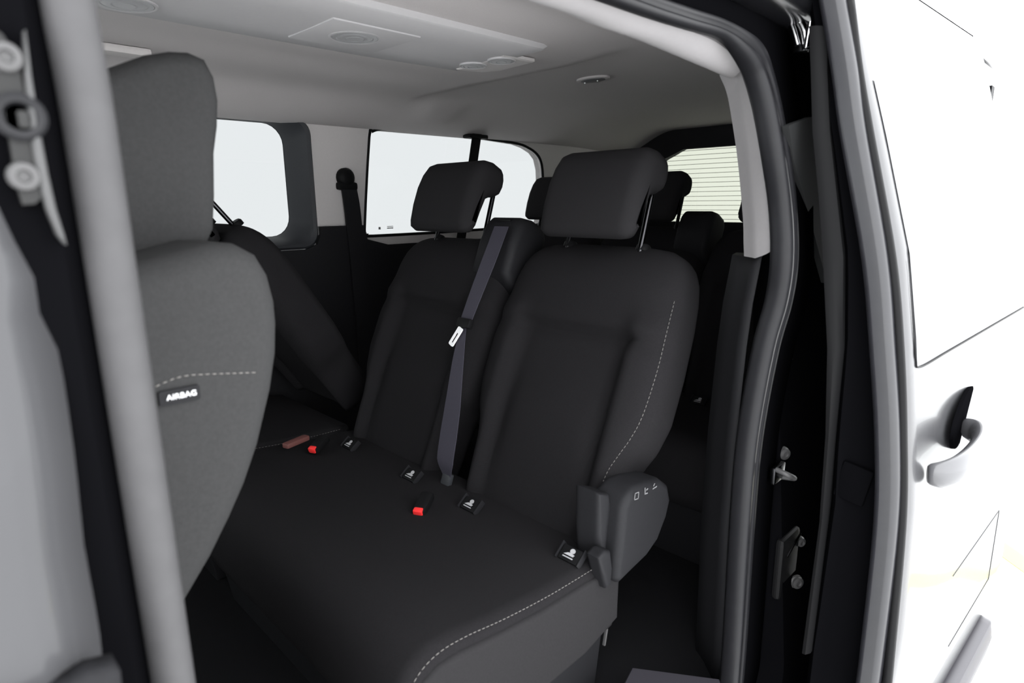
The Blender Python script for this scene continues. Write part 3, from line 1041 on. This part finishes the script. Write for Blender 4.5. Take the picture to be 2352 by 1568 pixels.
def glyph(name, c, ux, uy, pts_list, m, parent):
    """flat printed mark: polygons in (ux, uy) plane"""
    V, F = [], []
    nrm = Vector(ux).cross(Vector(uy)).normalized()
    for pts in pts_list:
        o = len(V)
        V += [Vector(c)+Vector(ux)*p[0]+Vector(uy)*p[1] for p in pts]
        V += [Vector(c)+Vector(ux)*p[0]+Vector(uy)*p[1]-nrm*0.0004 for p in pts]
        n = len(pts)
        F.append(tuple(range(o, o+n)))
        F.append(tuple(range(o+n, o+2*n))[::-1])
        for i in range(n):
            F.append((o+i, o+(i+1) % n, o+n+(i+1) % n, o+n+i))
    return pydata(name, V, F, m, parent, False)


CHILD = [[(0.006*math.cos(a*0.6283)+0.004, 0.005*math.sin(a*0.6283)+0.006) for a in range(10)],
         [(-0.012, -0.004), (0.010, -0.004), (0.012, 0.0), (0.002, 0.002), (-0.004, 0.001)],
         [(-0.012, -0.009), (0.012, -0.009), (0.012, -0.007), (-0.012, -0.007)]]


def isofix(parent, x, y, z):
    t = box('anchor_flap', (x, y, z), (0.030, 0.046, 0.012), 'black', parent, 0.004, Matrix.Rotation(math.radians(-38), 3, 'Y'))
    ux = Vector((0, -1, 0))
    uy = Vector((0.79, 0, 0.61))
    glyph('anchor_symbol', (x-0.0055, y, z+0.0068), ux, uy, CHILD, 'lens', t)
    for s in (-1, 1):
        box('guide_edge', (x, y+s*0.026, z+0.002), (0.034, 0.002, 0.014), 'dark', t, 0.0005, Matrix.Rotation(math.radians(-38), 3, 'Y'))
    return t


def buckle(parent, c, ang=0.0, body='black'):
    R = Matrix.Rotation(ang, 3, 'Z') @ Matrix.Rotation(math.radians(-20), 3, 'Y')
    b = box('buckle', c, (0.060, 0.030, 0.020), body, parent, 0.006, R)
    box('release_button', Vector(c)+R @ Vector((-0.026, 0, 0.004)), (0.014, 0.022, 0.016), 'red', b, 0.004, R)
    return b


def base_frame(parent, y0, y1):
    side_loft('seat_base', [(0.50, FLZ), (0.90, FLZ), (0.93, 0.56), (0.47, 0.57)], y0+0.03, y1-0.03, 0.01, 'dark', parent, None, 3)


REC = math.radians(24)
Y_N, Y_M, Y_L = 0.862, 1.365, 1.872


def make_double(label, group):
    t = thing('double_bench_seat', label, 'seat', (0.68, 1.11, FLZ), group)
    cushion(t, 0.622, 1.612)
    base_frame(t, 0.64, 1.60)
    for yc in (Y_N, Y_M):
        fr = back_frame(yc, REC)
        b = make_back(t, fr, yc == Y_N)
        make_headrest(t, fr)
        for dy in (-0.165, 0.12):
            isofix(t, 0.815, yc+dy-0.03, 0.752)
    # belt guide block on the shoulder of the inner backrest
    fr = back_frame(Y_M, REC)
    gp = [(0.022, 0.52), (0.026, 0.60), (0.020, 0.65), (0.006, 0.672), (-0.03, 0.680), (-0.075, 0.676), (-0.095, 0.65), (-0.10, 0.56), (-0.095, 0.50), (-0.03, 0.48)]
    bg_ = side_loft('belt_guide', gp, -0.262, -0.125, 0.022, 'dark', t, fr, 6)
    box('guide_slot', fr(0.012, -0.19, 0.662), (0.012, 0.06, 0.006), 'black', bg_, 0.002)
    # recliner cover on the outboard side
    rc = [(0.872, 0.850), (0.885, 0.868), (0.91, 0.880), (0.955, 0.876), (1.00, 0.868), (1.03, 0.845), (1.042, 0.81), (1.03, 0.775), (1.00, 0.735), (0.96, 0.715), (0.90, 0.705), (0.868, 0.700), (0.855, 0.715), (0.864, 0.78)]
    rcv = side_loft('recliner_cover', rc, 0.592, 0.668, 0.016, 'dark', t, None, 6)
    fc = [(0.838, 0.885), (0.872, 0.872), (0.878, 0.84), (0.870, 0.78), (0.862, 0.735), (0.845, 0.735), (0.838, 0.80)]
    side_loft('recliner_front', fc, 0.622, 0.680, 0.010, 'dark', rcv, None, 4)
    # three printed symbols on the cover's top
    ux, uy = Vector((0.95, -0.0, -0.10)), Vector((0.0, 0.45, 0.30))
    for k, (px, py) in enumerate(((1455, 1129), (1477, 1117), (1497, 1108))):
        q = U(px, py, 'y', 0.598)
        fr_ = [[(-0.007, -0.007), (0.007, -0.007), (0.007, -0.0055), (-0.007, -0.0055)], [(-0.007, 0.0055), (0.007, 0.0055), (0.007, 0.007), (-0.007, 0.007)],
               [(-0.007, -0.007), (-0.0055, -0.007), (-0.0055, 0.007), (-0.007, 0.007)], [(0.0055, -0.007), (0.007, -0.007), (0.007, 0.007), (0.0055, 0.007)]]
        if k == 1:
            fr_ = [[(-0.004, -0.006), (-0.002, -0.006), (-0.004, 0.007), (-0.006, 0.007)], [(-0.004, -0.007), (0.006, -0.007), (0.006, -0.005), (-0.004, -0.005)], [(0.0, 0.0), (0.006, 0.002), (0.005, 0.004), (0.0, 0.002)]]
        if k == 2:
            fr_ = [[(-0.006, 0.002), (-0.004, 0.002), (-0.001, 0.007), (-0.003, 0.007)], [(-0.007, -0.004), (0.007, -0.002), (0.007, 0.0), (-0.007, -0.002)]]
        q = Vector((q.x, 0.5905, q.z-0.006))
        glyph('printed_symbol', q, Vector((0.9, 0, -0.1)), Vector((0.1, 0.0, 0.9)), [[(a*1.1, b*1.1) for a, b in f] for f in fr_], 'print', rcv)
    # release lever beside the cushion
    lv = side_loft('release_lever', [(0.812, 0.775), (0.832, 0.782), (0.848, 0.775), (0.856, 0.735), (0.852, 0.705), (0.836, 0.702), (0.826, 0.73)], 0.600, 0.632, 0.007, 'dark', t, None, 4)
    # buckle between the seats
    buckle(t, (0.738, 1.022, 0.758), 0.5)
    # small bright rail end on the base
    box('rail_end', U(1390, 1462, 'y', 0.63), (0.004, 0.006, 0.035), 'steel', t, 0.001, Matrix.Rotation(math.radians(12), 3, 'Y'))
    return t


def make_single(label, ang, hinge=HINGE, group=None):
    t = thing('single_seat', label, 'seat', (0.68, Y_L, FLZ), group)
    cushion(t, 1.622, 2.12)
    base_frame(t, 1.64, 2.10)
    fr = back_frame(Y_L, ang, hinge)
    make_back(t, fr)
    if ang < 0:
        make_headrest(t, fr, dd=-0.03, pd=-0.085)
    else:
        make_headrest(t, fr)
    return t


def copy_tree(o, parent=None, dx=Vector((0, 0, 0))):
    c = o.copy()
    C.objects.link(c)
    mpi = o.matrix_parent_inverse.copy()
    c.parent = parent
    c.matrix_parent_inverse = mpi
    if parent is None:
        c.location = Vector(o.location)+dx
    for ch in o.children:
        copy_tree(ch, c)
    return c


bench = make_double('near two-place bench seat with charcoal woven covers and folded side recliner cover', 'charcoal double bench seats')
bench['label'] = 'charcoal two-place bench seat in the middle row, nearest the door opening'
# third row: upright single seat first, copied bench
single3 = make_single('charcoal single seat in the back row against the left side', REC, HINGE, 'charcoal single seats')
single3.location = Vector(single3.location)+Vector((1.0, 0, 0))
bench3 = copy_tree(bench, None, Vector((1.0, 0, 0)))
bench3['label'] = 'charcoal two-place bench seat in the back row, mostly hidden behind the middle row'
for o in list(bench3.children):
    if o.name.startswith('recliner') or o.name.startswith('release') or o.name.startswith('rail') or o.name.startswith('buckle'):
        for c in list(o.children):
            bpy.data.objects.remove(c)
        bpy.data.objects.remove(o)
# folded seat in the middle row, far side
fold = make_single('charcoal single seat with its backrest tipped forward beside the left window', math.radians(-32), (0.95, 0.78), 'charcoal single seats')
qb = U(712, 1022, 'z', 0.775)
buckle(fold, (qb.x+0.026, qb.y, 0.770), 0.4)
qb = U(680, 1012, 'z', 0.782)
bkl = box('buckle', (qb.x, qb.y, 0.780), (0.075, 0.022, 0.014), 'brown', fold, 0.004, Matrix.Rotation(math.radians(15), 3, 'Z'))
tag(bkl, 'dull red buckle lying on the cushion')

# ---- middle belt of the bench
bt = thing('seat_belt', 'charcoal lap and shoulder belt hanging down the middle backrest with bright tongue', 'seat belt', U(1025, 1105, 'y', 1.13))
frM = back_frame(Y_M, REC)


def ribbon(name, pts, widths, parent, m='belt', th=0.0022, wd=Vector((0, 1, 0)), nd=Vector((-0.91, 0, 0.41))):
    path = smooth_path(pts, 6)
    ws_ = []
    for i in range(len(path)):
        t = i/(len(path)-1)*(len(widths)-1)
        k = min(int(t), len(widths)-2)
        ws_.append(widths[k]+(widths[k+1]-widths[k])*(t-k))
    rings = []
    for p, w in zip(path, ws_):
        rings.append([p-wd*w/2-nd*th/2, p+wd*w/2-nd*th/2, p+wd*w/2+nd*th/2, p-wd*w/2+nd*th/2])
    V, F = loft(rings)
    return pydata(name, V, F, m, parent, False)


def onback(px, py, off=0.03):
    # point on the plane just in front of the inner backrest
    o = frM(off, 0, 0)
    n = frM(1, 0, 0)-frM(0, 0, 0)
    r = RW @ Vector((px-W_/2, -(py-H_/2), -FPX))
    return CAM+r*((o-CAM).dot(n)/r.dot(n))


wup = Vector((-0.25, 0.95, -0.1)).normalized()
ribbon('shoulder_strap', [onback(1152, 520, 0.035), onback(1122, 600, 0.05), onback(1095, 670, 0.055), onback(1068, 742, 0.055)], [0.050, 0.050, 0.046, 0.040], bt)
ribbon('lap_strap', [onback(1064, 748, 0.056), onback(1052, 830, 0.058), onback(1040, 930, 0.055), onback(1030, 1000, 0.05), onback(1022, 1060, 0.045), onback(1026, 1092, 0.03)], [0.022, 0.040, 0.055, 0.060, 0.058, 0.03], bt)
q = onback(1068, 742, 0.060)
box('tongue_holder', q, (0.018, 0.046, 0.024), 'black', bt, 0.005, Matrix.Rotation(math.radians(24), 3, 'Y'))
q = onback(1046, 772, 0.066)
Rt = Matrix.Rotation(math.radians(24), 3, 'Y') @ Matrix.Rotation(math.radians(22), 3, 'X')
tgp = plate('tongue', rrect(-0.0095, 0.0095, -0.026, 0.026, 0.004), [rrect(-0.0035, 0.0035, -0.018, 0.010, 0.002)],
            lambda u, v, w: q+Rt @ Vector((w*0.003, u, v)), 'white', bt)
q = onback(1027, 1100, 0.025)
box('anchor', q, (0.014, 0.030, 0.030), 'frame', bt, 0.005, Matrix.Rotation(math.radians(20), 3, 'Y'))

# ---- left pillar belt
q = U(797, 415, 'y', YL-0.02)
b2 = thing('seat_belt', 'black seat belt with upper anchor on the pale left pillar between two windows', 'seat belt', (q.x, YL, 1.0))
lathe('anchor_cap', (q.x, YL-0.002, q.z+0.012), (0, -1, 0), [(0.036, 0), (0.036, 0.016), (0.028, 0.026), (0.015, 0.03), (0.001, 0.03)], 'black', b2, 20)
box('belt_loop', (q.x, YL-0.016, q.z-0.020), (0.085, 0.026, 0.030), 'black', b2, 0.010)
box('anchor_neck', (q.x, YL-0.016, q.z+0.004), (0.050, 0.022, 0.070), 'black', b2, 0.010)
ribbon('strap', [(q.x+0.005, YL-0.020, q.z-0.02), (q.x+0.012, YL-0.022, 1.40), (q.x+0.015, YL-0.026, 1.30), (q.x+0.018, YL-0.035, 1.0), (q.x+0.02, YL-0.04, 0.6)], [0.062, 0.066, 0.066, 0.06, 0.05], b2, 'dark', 0.010, Vector((1, 0, 0)), Vector((0, -1, 0)))
# ---- third row hanging belt
b3 = thing('seat_belt', 'black seat belt hanging from the roof edge across the left rear window', 'seat belt', (1.86, 2.14, 1.0))
a = U(1096, 318, 'y', 2.14)
b = U(1064, 516, 'y', 2.14)
dv = (b-a).normalized()
ribbon('strap', [a+Vector((0, 0, 0.02)), a.lerp(b, 0.5), b, b+dv*0.5], [0.052]*4, b3, 'black', 0.003, Vector((1, 0, 0)), Vector((0, -1, 0)))
box('roof_anchor', a+Vector((0, 0.01, 0.008)), (0.11, 0.05, 0.018), 'black', b3, 0.006)

# ================================================================== FRONT PASSENGER SEAT
fs = thing('front_seat', 'grey cloth front passenger seat with airbag tag, seen from its side', 'seat', (0.0, 0.9, FLZ))
YS = 0.66
bp_ = [(0.10, 0.80), (0.125, 0.90), (0.158, 0.967), (0.200, 1.020), (0.225, 1.058), (0.245, 1.092), (0.264, 1.133), (0.285, 1.194), (0.295, 1.235), (0.299, 1.270), (0.299, 1.295), (0.294, 1.325), (0.283, 1.347),
       (0.262, 1.360), (0.235, 1.362), (0.19, 1.352), (0.14, 1.342), (0.10, 1.33), (0.075, 1.30), (0.06, 1.22), (0.04, 1.10), (0.0, 0.95), (-0.04, 0.84), (-0.02, 0.79)]
fb = side_loft('backrest', bp_, YS, YS+0.50, 0.030, 'frontseat', fs, None, 7)
hp_ = [(0.05, 1.47), (0.10, 1.505), (0.15, 1.523), (0.188, 1.539), (0.231, 1.560), (0.255, 1.567), (0.275, 1.569), (0.292, 1.564), (0.301, 1.545), (0.303, 1.52), (0.299, 1.49), (0.292, 1.46), (0.287, 1.41), (0.281, 1.372), (0.272, 1.356),
       (0.25, 1.345), (0.221, 1.341), (0.194, 1.335), (0.14, 1.328), (0.09, 1.335), (0.06, 1.37), (0.048, 1.42)]
side_loft('headrest', hp_, 0.775, 1.045, 0.022, 'frontseat', fs, None, 7)
q = U(462, 588, 'y', 0.80)
box('headrest_collar', (q.x, 0.84, q.z), (0.055, 0.10, 0.016), 'frontseat', fs, 0.005, Matrix.Rotation(math.radians(-14), 3, 'Y'))
for yy in (0.83, 0.99):
    tube('headrest_post', [(0.20, yy, 1.30), (0.20, yy, 1.40)], 0.007, 'darksteel', fs, 10)
side_loft('cushion', [(0.12, 0.72), (0.08, 0.80), (-0.02, 0.83), (-0.25, 0.85), (-0.42, 0.86), (-0.47, 0.84), (-0.48, 0.78), (-0.44, 0.70), (-0.2, 0.68), (0.05, 0.68)], YS, YS+0.50, 0.04, 'frontseat', fs, None, 6)
side_loft('seat_base', [(0.10, FLZ), (0.06, 0.69), (-0.40, 0.70), (-0.42, FLZ)], YS+0.04, YS+0.46, 0.01, 'dark', fs, None, 3)
# side seam and airbag tag
st = [(340, 896), (365, 884), (398, 870), (432, 862), (480, 859), (535, 857), (592, 855)]
dashes('stitching', [U(px, py, 'y', YS-0.0006) for px, py in st], 0.0006, 'thread', fb, 0.0046, 0.0022)
tc_ = U(415, 908, 'y', YS-0.0035)
e1 = (U(450, 900, 'y', YS-0.0035)-U(380, 914, 'y', YS-0.0035)).normalized()
e2 = Vector((0, -1, 0)).cross(e1).normalized()
if e2.z < 0:
    e2 = -e2
tgpl = plate('airbag_tag', rrect(-0.0195, 0.0185, -0.0075, 0.0075, 0.002), [], lambda u, v, w: tc_+e1*u+e2*v+Vector((0, 0.0035*w, 0)), 'dark', fb)
tag(tgpl, 'black sewn airbag tag')
fc_ = bpy.data.curves.new('airbag_text', 'FONT')
fc_.body = 'AIRBAG'
fc_.size = 0.0076
fc_.align_x = 'CENTER'
fc_.align_y = 'CENTER'
fc_.extrude = 0.0002
fc_.offset = 0.00010
fc_.space_character = 1.08
to_ = bpy.data.objects.new('airbag_text', fc_)
C.objects.link(to_)
bpy.context.view_layer.update()
tm = bpy.data.meshes.new_from_object(to_.evaluated_get(bpy.context.evaluated_depsgraph_get()))
bpy.data.objects.remove(to_)
tm.transform(Matrix.Translation(tc_+Vector((0, -0.0006, 0))+e1*0.001) @ Matrix((e1, e2, e1.cross(e2))).transposed().to_4x4())
tm.name = 'airbag_lettering'
tm.materials.clear()
lt = link('airbag_lettering', tm, 'white', tgpl, False)
tag(lt, 'white AIRBAG lettering')

# ================================================================== STEP AND FLOOR BITS
cs = [U(px, py, 'z', 0.45) for px, py in ((1450, 1531), (1655, 1558), (1668, 1660), (1385, 1660))]
cc = sum(cs, Vector())/4
rings = [[Vector((v.x, v.y, FLZ)) for v in cs], [Vector((v.x, v.y, 0.444)) for v in cs], [cc+(v-cc)*0.96 for v in cs]]
V, F = loft(rings)
sp_ = pydata('step_cover', V, F, 'sill', None, False)
tag(sp_, 'satin grey plastic step cover on the floor by the door opening', 'step')
